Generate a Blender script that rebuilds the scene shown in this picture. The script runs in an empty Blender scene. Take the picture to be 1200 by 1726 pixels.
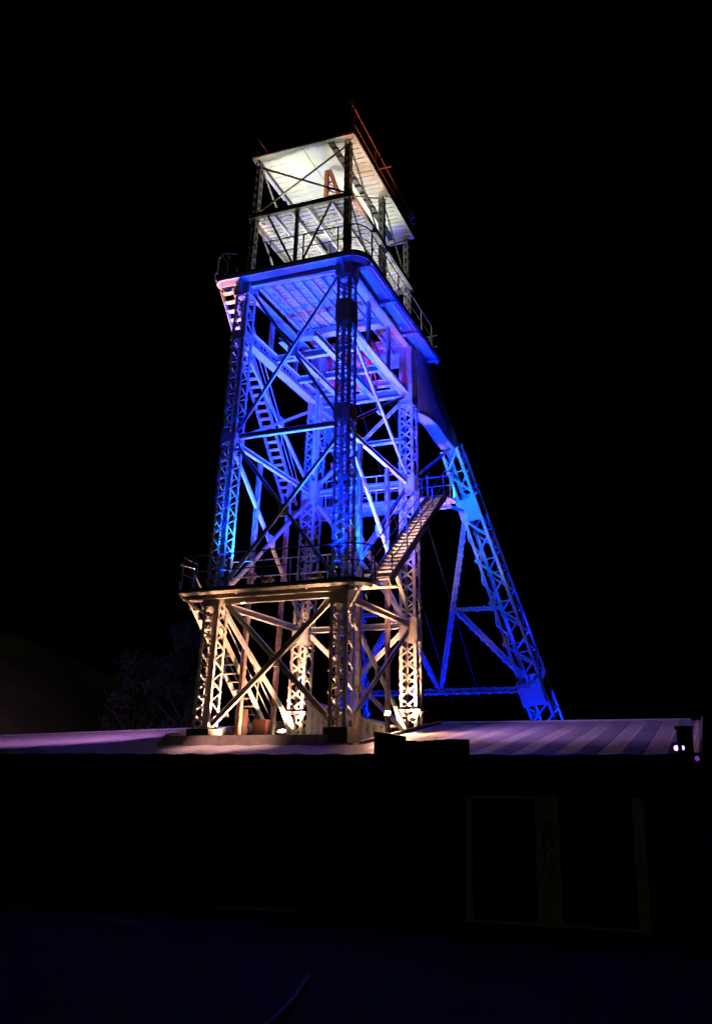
import bpy, math, random
from mathutils import Vector, Matrix, noise
random.seed(7)
R = math.radians
S = bpy.context.scene

# ---------------------------------------------------------------- camera, world, added fill sun, exposure
CAM_H, F_PX, PITCH, CX = 3.2, 1335.0, 0.303, 754.9
cd = bpy.data.cameras.new('camera'); cam = bpy.data.objects.new('camera', cd)
S.collection.objects.link(cam)
cam.location = (0, 0, CAM_H); cam.rotation_euler = (math.pi/2 + PITCH, 0, 0)
cd.sensor_fit = 'VERTICAL'; cd.sensor_height = 36.0; cd.lens = F_PX/1726*36
cd.shift_x = -(CX-600)/1726.0; cd.clip_start = .1; cd.clip_end = 2000
S.camera = cam
wd = bpy.data.worlds.new("World"); S.world = wd; wd.use_nodes = True
nt = wd.node_tree; bg = nt.nodes['Background']
sk = nt.nodes.new('ShaderNodeTexSky'); sk.sky_type = 'NISHITA'; sk.sun_disc = False
sk.sun_elevation = R(12); sk.sun_rotation = R(200)
nt.links.new(sk.outputs[0], bg.inputs[0]); bg.inputs[1].default_value = .00002
sd = bpy.data.lights.new('warm_fill_sun', 'SUN'); sd.energy = .02; sd.angle = R(.5); sd.color = (1, .9, .5)  # added low yellow sun, stands in for street light on hill and pilasters
sun = bpy.data.objects.new('warm_fill_sun', sd); S.collection.objects.link(sun)
sun.rotation_euler = Vector((-.25, -.9, .3)).to_track_quat('Z', 'Y').to_euler()
S.view_settings.view_transform = 'Standard'; S.view_settings.look = 'None'
S.view_settings.exposure = 0; S.view_settings.gamma = 1
try:
    S.cycles.max_bounces = 5; S.cycles.diffuse_bounces = 3; S.cycles.use_denoising = True
    S.cycles.sample_clamp_indirect = 4
except Exception: pass

# ---------------------------------------------------------------- materials
def mat(name, col, rough=.6, metal=0., noise_s=0., dark=.6, rust=None, rust_amt=.0, bump=0., bump_s=40., spec=.35):
    m = bpy.data.materials.new(name); m.use_nodes = True
    n = m.node_tree; b = n.nodes['Principled BSDF']
    b.inputs['Roughness'].default_value = rough; b.inputs['Metallic'].default_value = metal
    b.inputs['Specular IOR Level'].default_value = spec
    b.inputs['Base Color'].default_value = (*col, 1)
    tc = n.nodes.new('ShaderNodeTexCoord'); last = None
    if noise_s:
        t = n.nodes.new('ShaderNodeTexNoise'); t.inputs['Scale'].default_value = noise_s; t.inputs['Detail'].default_value = 6
        t.inputs['Roughness'].default_value = .65
        n.links.new(tc.outputs['Object'], t.inputs['Vector'])
        r = n.nodes.new('ShaderNodeValToRGB'); r.color_ramp.elements[0].position = .3; r.color_ramp.elements[1].position = .65
        r.color_ramp.elements[0].color = (*[c*dark for c in col], 1); r.color_ramp.elements[1].color = (*col, 1)
        n.links.new(t.outputs['Fac'], r.inputs[0]); last = r.outputs[0]
    if rust:
        t2 = n.nodes.new('ShaderNodeTexNoise'); t2.inputs['Scale'].default_value = noise_s*2.3 or 8; t2.inputs['Detail'].default_value = 8
        mp = n.nodes.new('ShaderNodeMapping'); mp.inputs['Scale'].default_value = (1, 1, .35); mp.inputs['Location'].default_value = (3, 7, 1)
        n.links.new(tc.outputs['Object'], mp.inputs[0]); n.links.new(mp.outputs[0], t2.inputs['Vector'])
        r2 = n.nodes.new('ShaderNodeValToRGB'); r2.color_ramp.elements[0].position = .70-rust_amt; r2.color_ramp.elements[1].position = .76-rust_amt
        n.links.new(t2.outputs['Fac'], r2.inputs[0])
        mx = n.nodes.new('ShaderNodeMixRGB'); mx.inputs[2].default_value = (*rust, 1)
        n.links.new(r2.outputs[0], mx.inputs[0]); n.links.new(last, mx.inputs[1]); last = mx.outputs[0]
    if last: n.links.new(last, b.inputs['Base Color'])
    if bump:
        t3 = n.nodes.new('ShaderNodeTexNoise'); t3.inputs['Scale'].default_value = bump_s; t3.inputs['Detail'].default_value = 5
        n.links.new(tc.outputs['Object'], t3.inputs['Vector'])
        bp = n.nodes.new('ShaderNodeBump'); bp.inputs['Strength'].default_value = bump; bp.inputs['Distance'].default_value = .02
        n.links.new(t3.outputs['Fac'], bp.inputs['Height']); n.links.new(bp.outputs[0], b.inputs['Normal'])
    return m
def glow(name, col, s):
    m = bpy.data.materials.new(name); m.use_nodes = True; b = m.node_tree.nodes['Principled BSDF']
    b.inputs['Base Color'].default_value = (.5, .5, .5, 1)
    b.inputs['Emission Color'].default_value = (*col, 1); b.inputs['Emission Strength'].default_value = s
    return m
STEEL = mat('painted_steel', (.58, .56, .53), .55, 0, 5, .8, (.26, .14, .08), .06, .2, 60)
STEEL2 = mat('guide_steel', (.42, .33, .29), .5, 0, 5, .7, (.2, .09, .05), .2, .2, 60)
CABM = mat('shaded_cabin_steel', (.20, .20, .19), .55, 0, 5, .75, (.12, .07, .05), .06, .2, 60)  # steel colour darkened so the cabin frame reads as an unlit silhouette
DECKM = mat('weathered_planks', (.50, .47, .43), .7, 0, 3, .6, (.16, .10, .07), .14, .3, 30)
PALE = mat('pale_ceiling_board', (.72, .71, .67), .6, 0, 2, .85, None, 0, .15, 20)
DARKM = mat('dark_paint', (.05, .05, .055), .5, 0, 8, .6)
RED = mat('red_machine_paint', (.50, .05, .04), .45, 0, 6, .5, (.1, .04, .02), .1)
ORANGE = mat('orange_rust_paint', (.55, .16, .06), .6, 0, 6, .6)
ROOFM = mat('zinc_sheet', (.42, .40, .41), .42, .15, 1.3, .74, (.19, .13, .11), .08, .25, 25)
CURBM = mat('lead_flashing', (.30, .26, .24), .6, 0, 4, .6, (.2, .09, .06), .08, .3, 30)
WALLM = mat('unlit_dark_wall', (.012, .012, .014), .9, 0, 2, .6)  # colour darkened so the wall reads as unlit beside the pilasters
PIERM = mat('lamplit_render', (.36, .34, .25), .9, 0, 3, .5)  # yellow of warm lamp light put into the render colour
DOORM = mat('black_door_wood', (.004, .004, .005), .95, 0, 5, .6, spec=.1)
GROUND = mat('damp_asphalt', (.014, .014, .011), .95, 0, .8, .04, None, 0, .9, 9)
STONE = mat('pale_stone', (.30, .29, .30), .8, 0, 3, .6)
HILLM = mat('dry_scrub_soil', (.70, .64, .32), 1, 0, .15, .6)
LEAF = mat('dark_foliage', (.05, .07, .05), .8, 0, 1.2, .4)
BARK = mat('bark', (.06, .045, .03), .9)
TANKM = mat('tank_rust_paint', (.045, .016, .011), .7, 0, 6, .5)
ROPE = mat('greased_rope', (.035, .012, .01), .6)
HUTM = mat('corrugated_hut_metal', (.45, .42, .39), .55, .0, 3, .6, (.2, .1, .05), .12)
G_WARM = glow('warm_lamp_glass', (1, .78, .35), 60)
G_WHITE = glow('white_lamp_glass', (1, .97, .9), 9)
G_COOL = glow('cool_lamp_glass', (.75, .9, 1), 12)
G_BLUE = glow('blue_lamp_glass', (.05, .35, 1), 6)
G_RED = glow('red_lamp_glass', (1, .05, .08), 3)
G_VIO = glow('violet_lamp_glass', (.62, .28, 1), 6)
G_VIO2 = glow('dim_violet_lamp_glass', (.25, .06, .55), .6)

# ---------------------------------------------------------------- frames of reference
YAW = -.310; A = 4.018; B = 5.494; FRX, FRY = -3.005, 22.0
UX = Vector((math.cos(YAW), math.sin(YAW), 0)); VX = Vector((-math.sin(YAW), math.cos(YAW), 0))
def W(p):
    """tower frame (u along the front, v to the back, z up), legs lean in slightly with height"""
    u, v, z = p
    t = (z-9.7)/10 if z > -50 else 0
    uu = .096*t + (u/A)*(A-.37*t) - A
    return Vector((FRX, FRY, 0)) + UX*uu + VX*v + Vector((0, 0, z))
def G(p):
    """building frame: same axes, no lean"""
    u, v, z = p
    return Vector((FRX, FRY, 0)) + UX*(-.07+1.065*u-A) + VX*v + Vector((0, 0, z))
V3 = Vector

class MB:
    def __init__(s, T=W): s.v = []; s.f = []; s.T = T
    def hexa(s, c):     # 8 corners: bottom ring 0-3, top ring 4-7 (local)
        n = len(s.v); s.v += [s.T(p) for p in c]
        for q in ((3,2,1,0),(4,5,6,7),(0,1,5,4),(1,2,6,5),(2,3,7,6),(3,0,4,7)): s.f.append(tuple(n+i for i in q))
        return s
    def box(s, a, b):
        x0,y0,z0 = a; x1,y1,z1 = b
        return s.hexa([(x0,y0,z0),(x1,y0,z0),(x1,y1,z0),(x0,y1,z0),(x0,y0,z1),(x1,y0,z1),(x1,y1,z1),(x0,y1,z1)])
    def bar(s, p, q, w, h, side=None, ow=0., oh=0.):
        """box beam p->q; w along the side direction, h along the other one; ow/oh shift the section"""
        p = V3(p); q = V3(q); d = (q-p)
        if d.length < 1e-6: return s
        d.normalize()
        sd_ = V3(side) if side else (V3((0,0,1)) if abs(d.z) < .9 else V3((1,0,0)))
        n = d.cross(sd_); n.normalize(); sd_ = n.cross(d); sd_.normalize()
        c = []
        for e in (p, q):
            for a, b in ((-1,-1),(1,-1),(1,1),(-1,1)):
                c.append(e + sd_*(ow + a*w/2) + n*(oh + b*h/2))
        return s.hexa(c)
    def angle(s, p, q, w, side, sw=1, sh=1, t=.014):
        """L section with its heel on the line"""
        s.bar(p, q, w, t, side, sw*w/2, 0); s.bar(p, q, t, w-t, side, 0, sh*(w/2+t/2)); return s
    def channel(s, p, q, w, d, side, t=.014, sh=1):
        s.bar(p, q, w, t, side); s.bar(p, q, t, d, side, w/2-t/2, sh*(d/2+t/2)); s.bar(p, q, t, d, side, -w/2+t/2, sh*(d/2+t/2)); return s
    def ibeam(s, p, q, h, w, t=.02, side=(0,0,1)):
        s.bar(p, q, h-2*t, t, side); s.bar(p, q, t, w, side, h/2-t/2); s.bar(p, q, t, w, side, -h/2+t/2); return s
    def tube(s, p, q, r, n=6, r2=None):
        p = s.T(V3(p)); q = s.T(V3(q)); d = (q-p)
        if d.length < 1e-6: return s
        d.normalize(); a = d.orthogonal().normalized(); b = d.cross(a); k = len(s.v)
        for e, rr in ((p, r), (q, r2 if r2 is not None else r)):
            for i in range(n):
                t = 2*math.pi*i/n; s.v.append(e + a*(rr*math.cos(t)) + b*(rr*math.sin(t)))
        for i in range(n): j = (i+1) % n; s.f.append((k+i, k+j, k+n+j, k+n+i))
        s.f.append(tuple(k+i for i in reversed(range(n)))); s.f.append(tuple(k+n+i for i in range(n)))
        return s
    def path(s, pts, r, n=6):
        for a, b in zip(pts[:-1], pts[1:]): s.tube(a, b, r, n)
        return s
    def prism(s, poly, off):    # flat polygon (3d local pts) extruded by vector off
        n = len(s.v); m = len(poly); off = V3(off)
        s.v += [s.T(V3(p)) for p in poly] + [s.T(V3(p)+off) for p in poly]
        s.f.append(tuple(n+i for i in reversed(range(m)))); s.f.append(tuple(n+m+i for i in range(m)))
        for i in range(m): j = (i+1) % m; s.f.append((n+i, n+j, n+m+j, n+m+i))
        return s
    def ribbon(s, path, wv, th=.012):    # sheet swept along a path, width vector wv
        for a, b in zip(path[:-1], path[1:]):
            a = V3(a); b = V3(b); w = V3(wv); nn = (b-a).cross(w).normalized()*th
            s.hexa([a, b, b+w, a+w, a+nn, b+nn, b+w+nn, a+w+nn])
        return s
    def build(s, name, m, parent=None, smooth=False):
        me = bpy.data.meshes.new(name)
        if parent is not None: base = parent_world(parent)
        else:
            xs = [p.x for p in s.v]; ys = [p.y for p in s.v]; zs = [p.z for p in s.v]
            base = V3(((min(xs)+max(xs))/2, (min(ys)+max(ys))/2, min(zs)))
        me.from_pydata([p-base for p in s.v], [], s.f); me.update()
        import bmesh
        bm = bmesh.new(); bm.from_mesh(me); bmesh.ops.recalc_face_normals(bm, faces=bm.faces); bm.to_mesh(me); bm.free()
        me.materials.append(m)
        if smooth:
            for p in me.polygons: p.use_smooth = True
        o = bpy.data.objects.new(name, me); S.collection.objects.link(o)
        if parent is not None: o.parent = parent
        else: o.location = base
        return o
def parent_world(o):
    v = V3(o.location)
    while o.parent: o = o.parent; v = v + V3(o.location)
    return v
def thing(name, loc, label, cat, group=None):
    o = bpy.data.objects.new(name, None); S.collection.objects.link(o); o.location = loc
    o.empty_display_size = .3
    o['label'] = label; o['category'] = cat
    if group: o['group'] = group
    return o
def tag(o, label, cat, group=None):
    o['label'] = label; o['category'] = cat
    if group: o['group'] = group
    return o
def struct(o): o['kind'] = 'structure'; return o
def lerp(a, b, t): return V3(a) + (V3(b)-V3(a))*t

# ---------------------------------------------------------------- ground, hill
def grid_mesh(name, x0, x1, y0, y1, nx, ny, fz, m):
    vs = []; fs = []
    for j in range(ny+1):
        for i in range(nx+1):
            x = x0+(x1-x0)*i/nx; y = y0+(y1-y0)*j/ny; vs.append((x, y, fz(x, y)))
    for j in range(ny):
        for i in range(nx):
            a = j*(nx+1)+i; fs.append((a, a+1, a+nx+2, a+nx+1))
    me = bpy.data.meshes.new(name); me.from_pydata(vs, [], fs); me.materials.append(m)
    for p in me.polygons: p.use_smooth = True
    o = bpy.data.objects.new(name, me); S.collection.objects.link(o); return struct(o)
gr = MB(lambda p: V3(p)); gr.v = [V3(p) for p in ((-900,-60,0),(900,-60,0),(900,1500,0),(-900,1500,0))]; gr.f = [(0,1,2,3)]
struct(gr.build('ground', GROUND))
def hill_z(x, y):
    d = max(0, 1-((x+75)/48)**2)*max(0, 1-((y-105)/50)**2)
    return -.6 + 21*d**.8 + 1.6*noise.noise(V3((x*.08, y*.08, 0)))*min(1, d*4)
grid_mesh('hillside', -125, -27, 56, 154, 60, 60, hill_z, HILLM)
# kerb and apron in the yard
k = MB(lambda p: V3(p))
pts = [V3(W(p)) for p in ((6.87,-7.65,0),(7.07,-8.3,0),(7.22,-8.83,0),(7.33,-9.35,0),(7.4,-9.74,0),(7.46,-10.2,0),(7.46,-10.9,0))]
for a, b in zip(pts[:-1], pts[1:]): k.bar(a+V3((0,0,.03)), b+V3((0,0,.03)), .08, .05)
struct(k.build('kerb', STONE))

# ---------------------------------------------------------------- building with the metal roof
bld = thing('long_shed', G((4, -2.5, 0)), 'long low dark building with a pale sheet metal roof under the tower', 'building')
WV = -2.45                                   # wall plane
UL, UR = -26.0, 12.3
O_U0, O_U1, O_V0, O_V1 = -.75, 4.75, -.62, 6.1
def roof_z(u, v):
    e = 3.33 - .05*(u+4)/16.
    rdg = 4.34 if u > -1 else 4.34 - (-1-u)*.022
    t = (v+2.7)/(6.1+2.7)
    return e + (rdg-e)*t
# walls: front wall pierced by two doorways
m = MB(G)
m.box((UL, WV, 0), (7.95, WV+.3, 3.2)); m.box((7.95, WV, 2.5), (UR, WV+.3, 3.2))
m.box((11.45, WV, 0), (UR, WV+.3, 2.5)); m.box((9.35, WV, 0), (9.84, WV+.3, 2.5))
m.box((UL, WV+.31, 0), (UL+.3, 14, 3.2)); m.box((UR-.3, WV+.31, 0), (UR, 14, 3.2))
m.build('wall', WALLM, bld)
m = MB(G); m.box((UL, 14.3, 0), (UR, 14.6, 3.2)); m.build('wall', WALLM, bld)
for x_ in (UL, UR-.3):
    m = MB(G); m.prism([(x_, WV+.31, 3.2), (x_, WV+.31, roof_z(x_, WV+.3)-.06), (x_, 6.1, roof_z(x_, 6.1)-.06), (x_, 14.2, 3.2)], UX*.3); m.build('gable', WALLM, bld)
m = MB(G); m.prism([(O_U1+.06, WV+.4, 2.6), (O_U1+.06, WV+.4, roof_z(5, WV+.4)-.03), (O_U1+.06, 6.1, roof_z(5, 6.1)-.03), (O_U1+.06, 6.1, 2.6)], UX*.06); m.build('partition', WALLM, bld)
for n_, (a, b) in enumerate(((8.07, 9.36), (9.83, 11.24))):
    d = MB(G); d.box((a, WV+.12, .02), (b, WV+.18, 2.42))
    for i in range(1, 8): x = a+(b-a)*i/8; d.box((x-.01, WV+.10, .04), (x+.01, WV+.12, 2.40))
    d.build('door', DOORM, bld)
for a, b in ((7.93, 8.07), (9.36, 9.83), (11.24, 11.46)):
    d = MB(G); d.box((a, WV-.06, 0), (b, WV-.003, 2.46)); d.build('pilaster', PIERM, bld)
d = MB(G); d.box((8.072, WV-.05, 2.40), (9.358, WV-.003, 2.46)); d.build('lintel', PIERM, bld)
d = MB(G); d.box((7.9, WV-.16, 0), (11.5, WV-.062, .05)); d.build('threshold', PIERM, bld)
# scrawled marks on the wide pilaster
g = MB(G); gv = WV-.063
def stroke(ps): 
    for a, b in zip(ps[:-1], ps[1:]): g.bar((a[0], gv, a[1]), (b[0], gv, b[1]), .006, .035, (0,1,0))
def arc(cx, cz, rx, rz, a0, a1, n=12): return [(cx+rx*math.cos(R(a0+(a1-a0)*i/n)), cz+rz*math.sin(R(a0+(a1-a0)*i/n))) for i in range(n+1)]
stroke(arc(9.58, 1.94, .06, .05, 150, -60)); stroke(arc(9.58, 1.80, .1, .09, 150, -60)); stroke([(9.50,1.74),(9.50,1.68)])
stroke(arc(9.60, 1.56, .1, .13, 0, 360)); stroke([(9.52,1.40),(9.54,1.22),(9.56,1.16)])
stroke([(9.66,1.32),(9.64,1.18),(9.68,1.12),(9.74,1.08)]); stroke(arc(9.68, .80, .09, .1, 160, -10)); stroke([(9.62,.62),(9.74,.66)])
gf = g.build('graffiti', DOORM, bld)
# roof: folded sheets, with an opening round the tower foot
def roof_strip(mb, u0, u1, v0, v1, hi):
    """one sheet with a raised rib on its right edge"""
    z = lambda u, v, d=0: roof_z(u, v)+d
    dz = .0
    um = (u0+u1)/2; prof = [(u0, 0), (u0+.03, .010), (um-.04, .030), (um, .040), (u1-.05, .010), (u1, 0)]
    for (a, da), (b, db) in zip(prof[:-1], prof[1:]):
        n = len(mb.v)
        seg = 4
        for i in range(seg+1):
            v = v0+(v1-v0)*i/seg
            mb.v += [G((a, v, z(a, v, da))), G((b, v, z(b, v, db)))]
        for i in range(seg): q = n+2*i; mb.f.append((q, q+1, q+3, q+2))
rf = MB(G); u = UL-.3; i = 0; pitch = .88
while u < UR+.25:
    u2 = min(u+pitch, UR+.28)
    hi = 1 if i % 2 else 0
    if u2 <= O_U0 or u >= O_U1: roof_strip(rf, u, u2, -2.72, 6.1, hi)
    else:
        roof_strip(rf, u, u2, -2.72, O_V0, hi)
        for a, b in ((u, min(u2, O_U0)), (max(u, O_U1), u2)):
            if b-a > .1: roof_strip(rf, a, b, O_V0, 6.1, hi)
    u = u2; i += 1
n = len(rf.v)
for uu in [UL-.3+ (UR+.55-UL)*j/60 for j in range(61)]: rf.v += [G((uu, 6.105, roof_z(uu, 6.1)+.02)), G((uu, 14.8, roof_z(uu, 6.1)-1.05))]
for j in range(60):
    um = UL-.3+(UR+.55-UL)*(j+.5)/60
    q = n+2*j; rf.f.append((q, q+1, q+3, q+2))
roof = rf.build('roof', ROOFM, bld)
e = MB(G)
for j in range(40):
    a = UL-.3+(UR+.55-UL)*j/40; b = UL-.3+(UR+.55-UL)*(j+1)/40
    e.hexa([(a,-2.76,roof_z(a,-2.7)-.17),(b,-2.76,roof_z(b,-2.7)-.17),(b,-2.46,roof_z(b,-2.7)-.17),(a,-2.46,roof_z(a,-2.7)-.17),
            (a,-2.76,roof_z(a,-2.7)-.012),(b,-2.76,roof_z(b,-2.7)-.012),(b,-2.46,roof_z(b,-2.7)-.012),(a,-2.46,roof_z(a,-2.7)-.012)])
e.build('eaves_board', WALLM, roof)
for lo_, hi_ in ((UL, O_U0), (O_U1, UR)):
    e = MB(G)
    for j in range(16):
        a = lo_+(hi_-lo_)*j/16; b = lo_+(hi_-lo_)*(j+1)/16
        e.tube((a, 6.1, roof_z(a, 6.1)+.03), (b, 6.1, roof_z(b, 6.1)+.03), .045, 8)
    e.build('ridge_cap', ROOFM, roof)
e = MB(G); e.bar((UR+.3,-2.74,roof_z(UR,-2.7)+.05), (UR+.3,6.1,roof_z(UR,6.1)+.05), .14, .05); e.build('verge_strip', ROOFM, roof)
# flashing kerb round the opening
c = MB(G)
c.hexa([(-.95,-.78,roof_z(0,-.78)-.02),(4.0,-.78,roof_z(0,-.78)-.02),(4.0,-.6,roof_z(0,-.6)-.02),(-.95,-.6,roof_z(0,-.6)-.02),
        (-.80,-.62,3.83),(3.92,-.62,3.83),(3.92,-.5,3.83),(-.80,-.5,3.83)])
c.bar((-.82,-.5,3.76),(-.82,6.0,4.40),.26,.06,(0,0,1)); c.bar((4.75,-.5,3.60),(4.75,6.0,4.38),.12,.05,(0,0,1))
c.build('flashing_kerb', CURBM, bld)
c = MB(G); c.box((-.75,-.5,3.28),(4.72,6.05,3.36)); c.build('floor_slab', DECKM, bld)
# stepped tile-capped parapet in front of the eaves, and end pier
c = MB(G); c.box((6.1,-3.06,2.6),(8.1,-2.78,3.50))
c.prism([(6.1,-3.06,3.50),(6.72,-3.06,3.50),(6.72,-3.06,3.70),(6.62,-3.06,3.715),(6.30,-3.06,3.78),(6.1,-3.06,3.80)], (0,.28,0))
for a, b, z in ((6.72,6.95,3.60),(6.95,7.2,3.585),(7.2,7.42,3.60),(7.42,7.66,3.61),(7.66,7.9,3.625),(7.9,8.1,3.62)): c.box((a,-3.08,3.502),(b-.01,-2.76,z))
c.build('parapet', WALLM, bld)
c = MB(G); c.box((12.2,-3.0,0),(12.48,-2.78,3.78)); c.box((12.17,-3.03,3.782),(12.5,-2.75,3.84)); c.build('end_pier', WALLM, bld)

# pale step at the wall foot
st = MB(G); st.prism([(2.6,-2.95,.004),(4.3,-2.72,.004),(4.3,-2.5,.004),(2.6,-2.6,.004)], (0,0,.05))
tag(st.build('stone_step', STONE), 'pale stone step lying at the foot of the dark wall', 'step')

# ---------------------------------------------------------------- the headframe
hf = thing('headframe', W((2, 2.7, 0)), 'tall riveted steel mine headframe lit blue, white and amber at night', 'tower')
def part(mb, name, m=STEEL, parent=None, **k): return mb.build(name, m, parent or hf, **k)

def column(cu, cv, z0, z1, s=.5, pitch=.5, cross=(), plates=(), chord=.10, lw=.055):
    mb = MB(); h = s/2
    for a, b in ((-1,-1),(1,-1),(1,1),(-1,1)):
        x, y = cu+a*h, cv+b*h
        mb.box((min(x, x-a*chord), min(y, y-b*.014), z0), (max(x, x-a*chord), max(y, y-b*.014), z1))
        mb.box((min(x, x-a*.014), min(y-b*.0145, y-b*chord), z0), (max(x, x-a*.014), max(y-b*.0145, y-b*chord), z1))
    faces = {'f': ((-h,-h),(h,-h),(0,-1)), 'b': ((-h,h),(h,h),(0,1)), 'l': ((-h,-h),(-h,h),(-1,0)), 'r': ((h,-h),(h,h),(1,0))}
    for key, (p, q, nn) in faces.items():
        z = z0; i = 0 if key in 'fr' else 1
        while z < z1-.05:
            zt = min(z+pitch, z1)
            off = .010
            P0 = V3((cu+p[0]+nn[0]*off, cv+p[1]+nn[1]*off, z)); Q0 = V3((cu+q[0]+nn[0]*off, cv+q[1]+nn[1]*off, zt))
            P1 = V3((P0.x, P0.y, zt)); Q1 = V3((Q0.x, Q0.y, z))
            a, b = (P0, Q0) if i % 2 == 0 else (Q1, P1)
            mb.bar(a, b, .012, lw, (nn[0], nn[1], 0))
            if key in cross:
                o2 = V3((nn[0], nn[1], 0))*.014
                a, b = (Q1, P1) if i % 2 == 0 else (P0, Q0)
                mb.bar(a+o2, b+o2, .012, lw, (nn[0], nn[1], 0))
            z = zt; i += 1
    return mb
def leg(cu, cv, z0, z1, pitch, cross, plates, s=.5, lw=.055):
    o = part(column(cu, cv, z0, z1, s, pitch, cross, (), .10, lw), 'leg')
    for pz, ph in plates:
        g = MB(); h = s/2+.022
        for a, b in ((-1, 0), (1, 0), (0, -1), (0, 1)):
            x, y = cu+a*h, cv+b*h
            if a: g.box((x-.006, cv-.27, pz-ph/2), (x+.006, cv+.27, pz+ph/2))
            else: g.box((cu-.262, y-.006, pz-ph/2), (cu+.262, y+.006, pz+ph/2))
            for rz in range(int(ph/.09)):
                zz = pz-ph/2+.045+rz*.09
                for s_ in (-.22, .22):
                    if b: g.box((cu+s_-.012, y+b*.006, zz-.012), (cu+s_+.012, y+b*.016, zz+.012))
                    else: g.box((x+min(a*.006, a*.016), cv+s_-.012, zz-.012), (x+max(a*.006, a*.016), cv+s_+.012, zz+.012))
        g.build('gusset_plate', STEEL, o)
    g = MB(); g.box((cu-.38, cv-.38, z0-.04), (cu+.38, cv+.38, z0-.002))
    g.build('base_plate', STEEL, o)
    return o
LU, LV = (0.0, 4.0), (0.0, B)
leg(0, 0, 3.60, 18.35, .29, 'f', ((7.75,.5),(12.85,.3),(16.45,.3),(18.2,.4)), .5, .042)
leg(4, 0, 3.50, 18.35, .29, 'f', ((7.7,.7),(13.2,.5),(16.65,.8),(18.1,.5)), .5, .042)
leg(0, B, 3.40, 18.35, .44, 'f', ((7.45,.6),(12.75,.9),(16.4,.6),(18.2,.4)), .58, .06)
leg(4, B, 3.40, 15.9, .44, 'f', ((7.45,.8),(12.75,.6)), .58, .06)
# plated head of the right rear leg and of its twin
for cu in (0, 4):
    p = MB(); p.box((cu-.27, B-.27, 15.9), (cu+.27, B+.27, 18.3))
    for i in range(26):
        z = 15.96+i*.09
        for s_ in (-.235, .235):
            p.box((cu+s_-.014, B-.283, z-.014), (cu+s_+.014, B-.27, z+.014))
            p.box((cu+.27, B+s_-.014, z-.014), (cu+.283, B+s_+.014, z+.014))
    part(p, 'leg_head_plate')
# shoes and foot caps
for cu, cv in ((0,0),(4,0),(0,B),(4,B)):
    p = MB(); p.box((cu-.34, cv-.34, 3.62 if cv < 1 else 4.0), (cu+.34, cv+.34, 4.02 if cv < 1 else 4.04))
    if cv > 1:
        p.box((cu-.42, cv-.42, 4.72), (cu+.42, cv+.42, 4.78))
        for a in (-1, 1): p.bar((cu+a*.25, cv-.40, 4.35), (cu+a*.40, cv-.40, 4.72), .05, .05)
    part(p, 'foot_shoe', DARKM if cv < 1 else STEEL)

# main joints
Z1, Z2, Z3, Z4, Z5 = 7.62, 12.75, 16.45, 18.3, 21.2
def brace(p, q, w=.15, d=.07, normal=(0,1,0), m=STEEL, sh=1, name='brace'):
    mb = MB(); p = V3(p); q = V3(q); dd = (q-p).normalized(); nn = V3(normal)
    side = dd.cross(nn).normalized()
    mb.channel(p, q, w, d, side, .012, sh)
    # batten rivets / bolts near the ends
    part(mb, name, m)
def xpair(a, b, c, d, normal, w=.15, dp=.07, off=.1):
    """a-b and c-d cross; the second is set behind the first"""
    n_ = V3(normal)
    brace(a, b, w, dp, normal); brace(V3(c)+n_*off, V3(d)+n_*off, w, dp, normal)
    mid = (V3(a)+V3(b)+V3(c)+V3(d))/4
    mb = MB(); s_ = V3((0,0,1)).cross(n_).normalized()
    mb.bar(mid-s_*.17+n_*off*.5, mid+s_*.17+n_*off*.5, .34, max(.02, off-.03), (0,0,1)); part(mb, 'cross_plate')
h = .25
F_ = -.02
# front faces
xpair((.2,F_,4.1),(3.8,F_,7.6),(.2,F_,7.7),(3.8,F_,4.1),(0,1,0))
xpair((.2,F_,8.1),(3.8,F_,12.5),(.2,F_,12.6),(3.8,F_,8.1),(0,1,0),.11)
xpair((.2,F_,13.1),(3.8,F_,18.2),(.2,F_,18.2),(3.8,F_,13.1),(0,1,0),.10)
# rear faces
xpair((.2,B,4.1),(3.8,B,7.5),(.2,B,7.5),(3.8,B,4.1),(0,-1,0))
xpair((.2,B,7.9),(3.8,B,12.4),(.2,B,12.4),(3.8,B,7.9),(0,-1,0),.13)
xpair((.2,B,13.1),(3.8,B,16.2),(.2,B,16.2),(3.8,B,13.1),(0,-1,0),.12)
# sides
for cu, sg in ((0, 1), (4, -1)):
    n_ = (sg, 0, 0)
    xpair((cu,.25,4.1),(cu,B-.25,7.4),(cu,.25,7.5),(cu,B-.25,4.1), n_, .13)
    xpair((cu,.25,12.5),(cu,B-.25,8.0),(cu,.25,8.0),(cu,B-.25,12.5), n_, .12)
    xpair((cu,.25,16.2),(cu,B-.25,13.0),(cu,.25,13.0),(cu,B-.25,16.2), n_, .10)
# horizontals
def girder(p, q, hgt=.2, wid=.12, name='girder', m=STEEL):
    mb = MB(); mb.ibeam(p, q, hgt, wid); part(mb, name, m)
girder((.25,0,12.92),(3.75,0,12.92),.16,.14)
for cu in (0, 4):
    girder((cu,.25,Z1),(cu,B-.25,Z1),.2,.16)
    girder((cu,.25,12.78),(cu,B-.25,12.78),.16,.14)
girder((.25,B,Z1),(3.75,B,Z1),.2,.16); girder((.25,B,12.78),(3.75,B,12.78),.2,.16)
girder((.25,0,Z1+.06),(3.75,0,Z1+.06),.22,.14)
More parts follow.
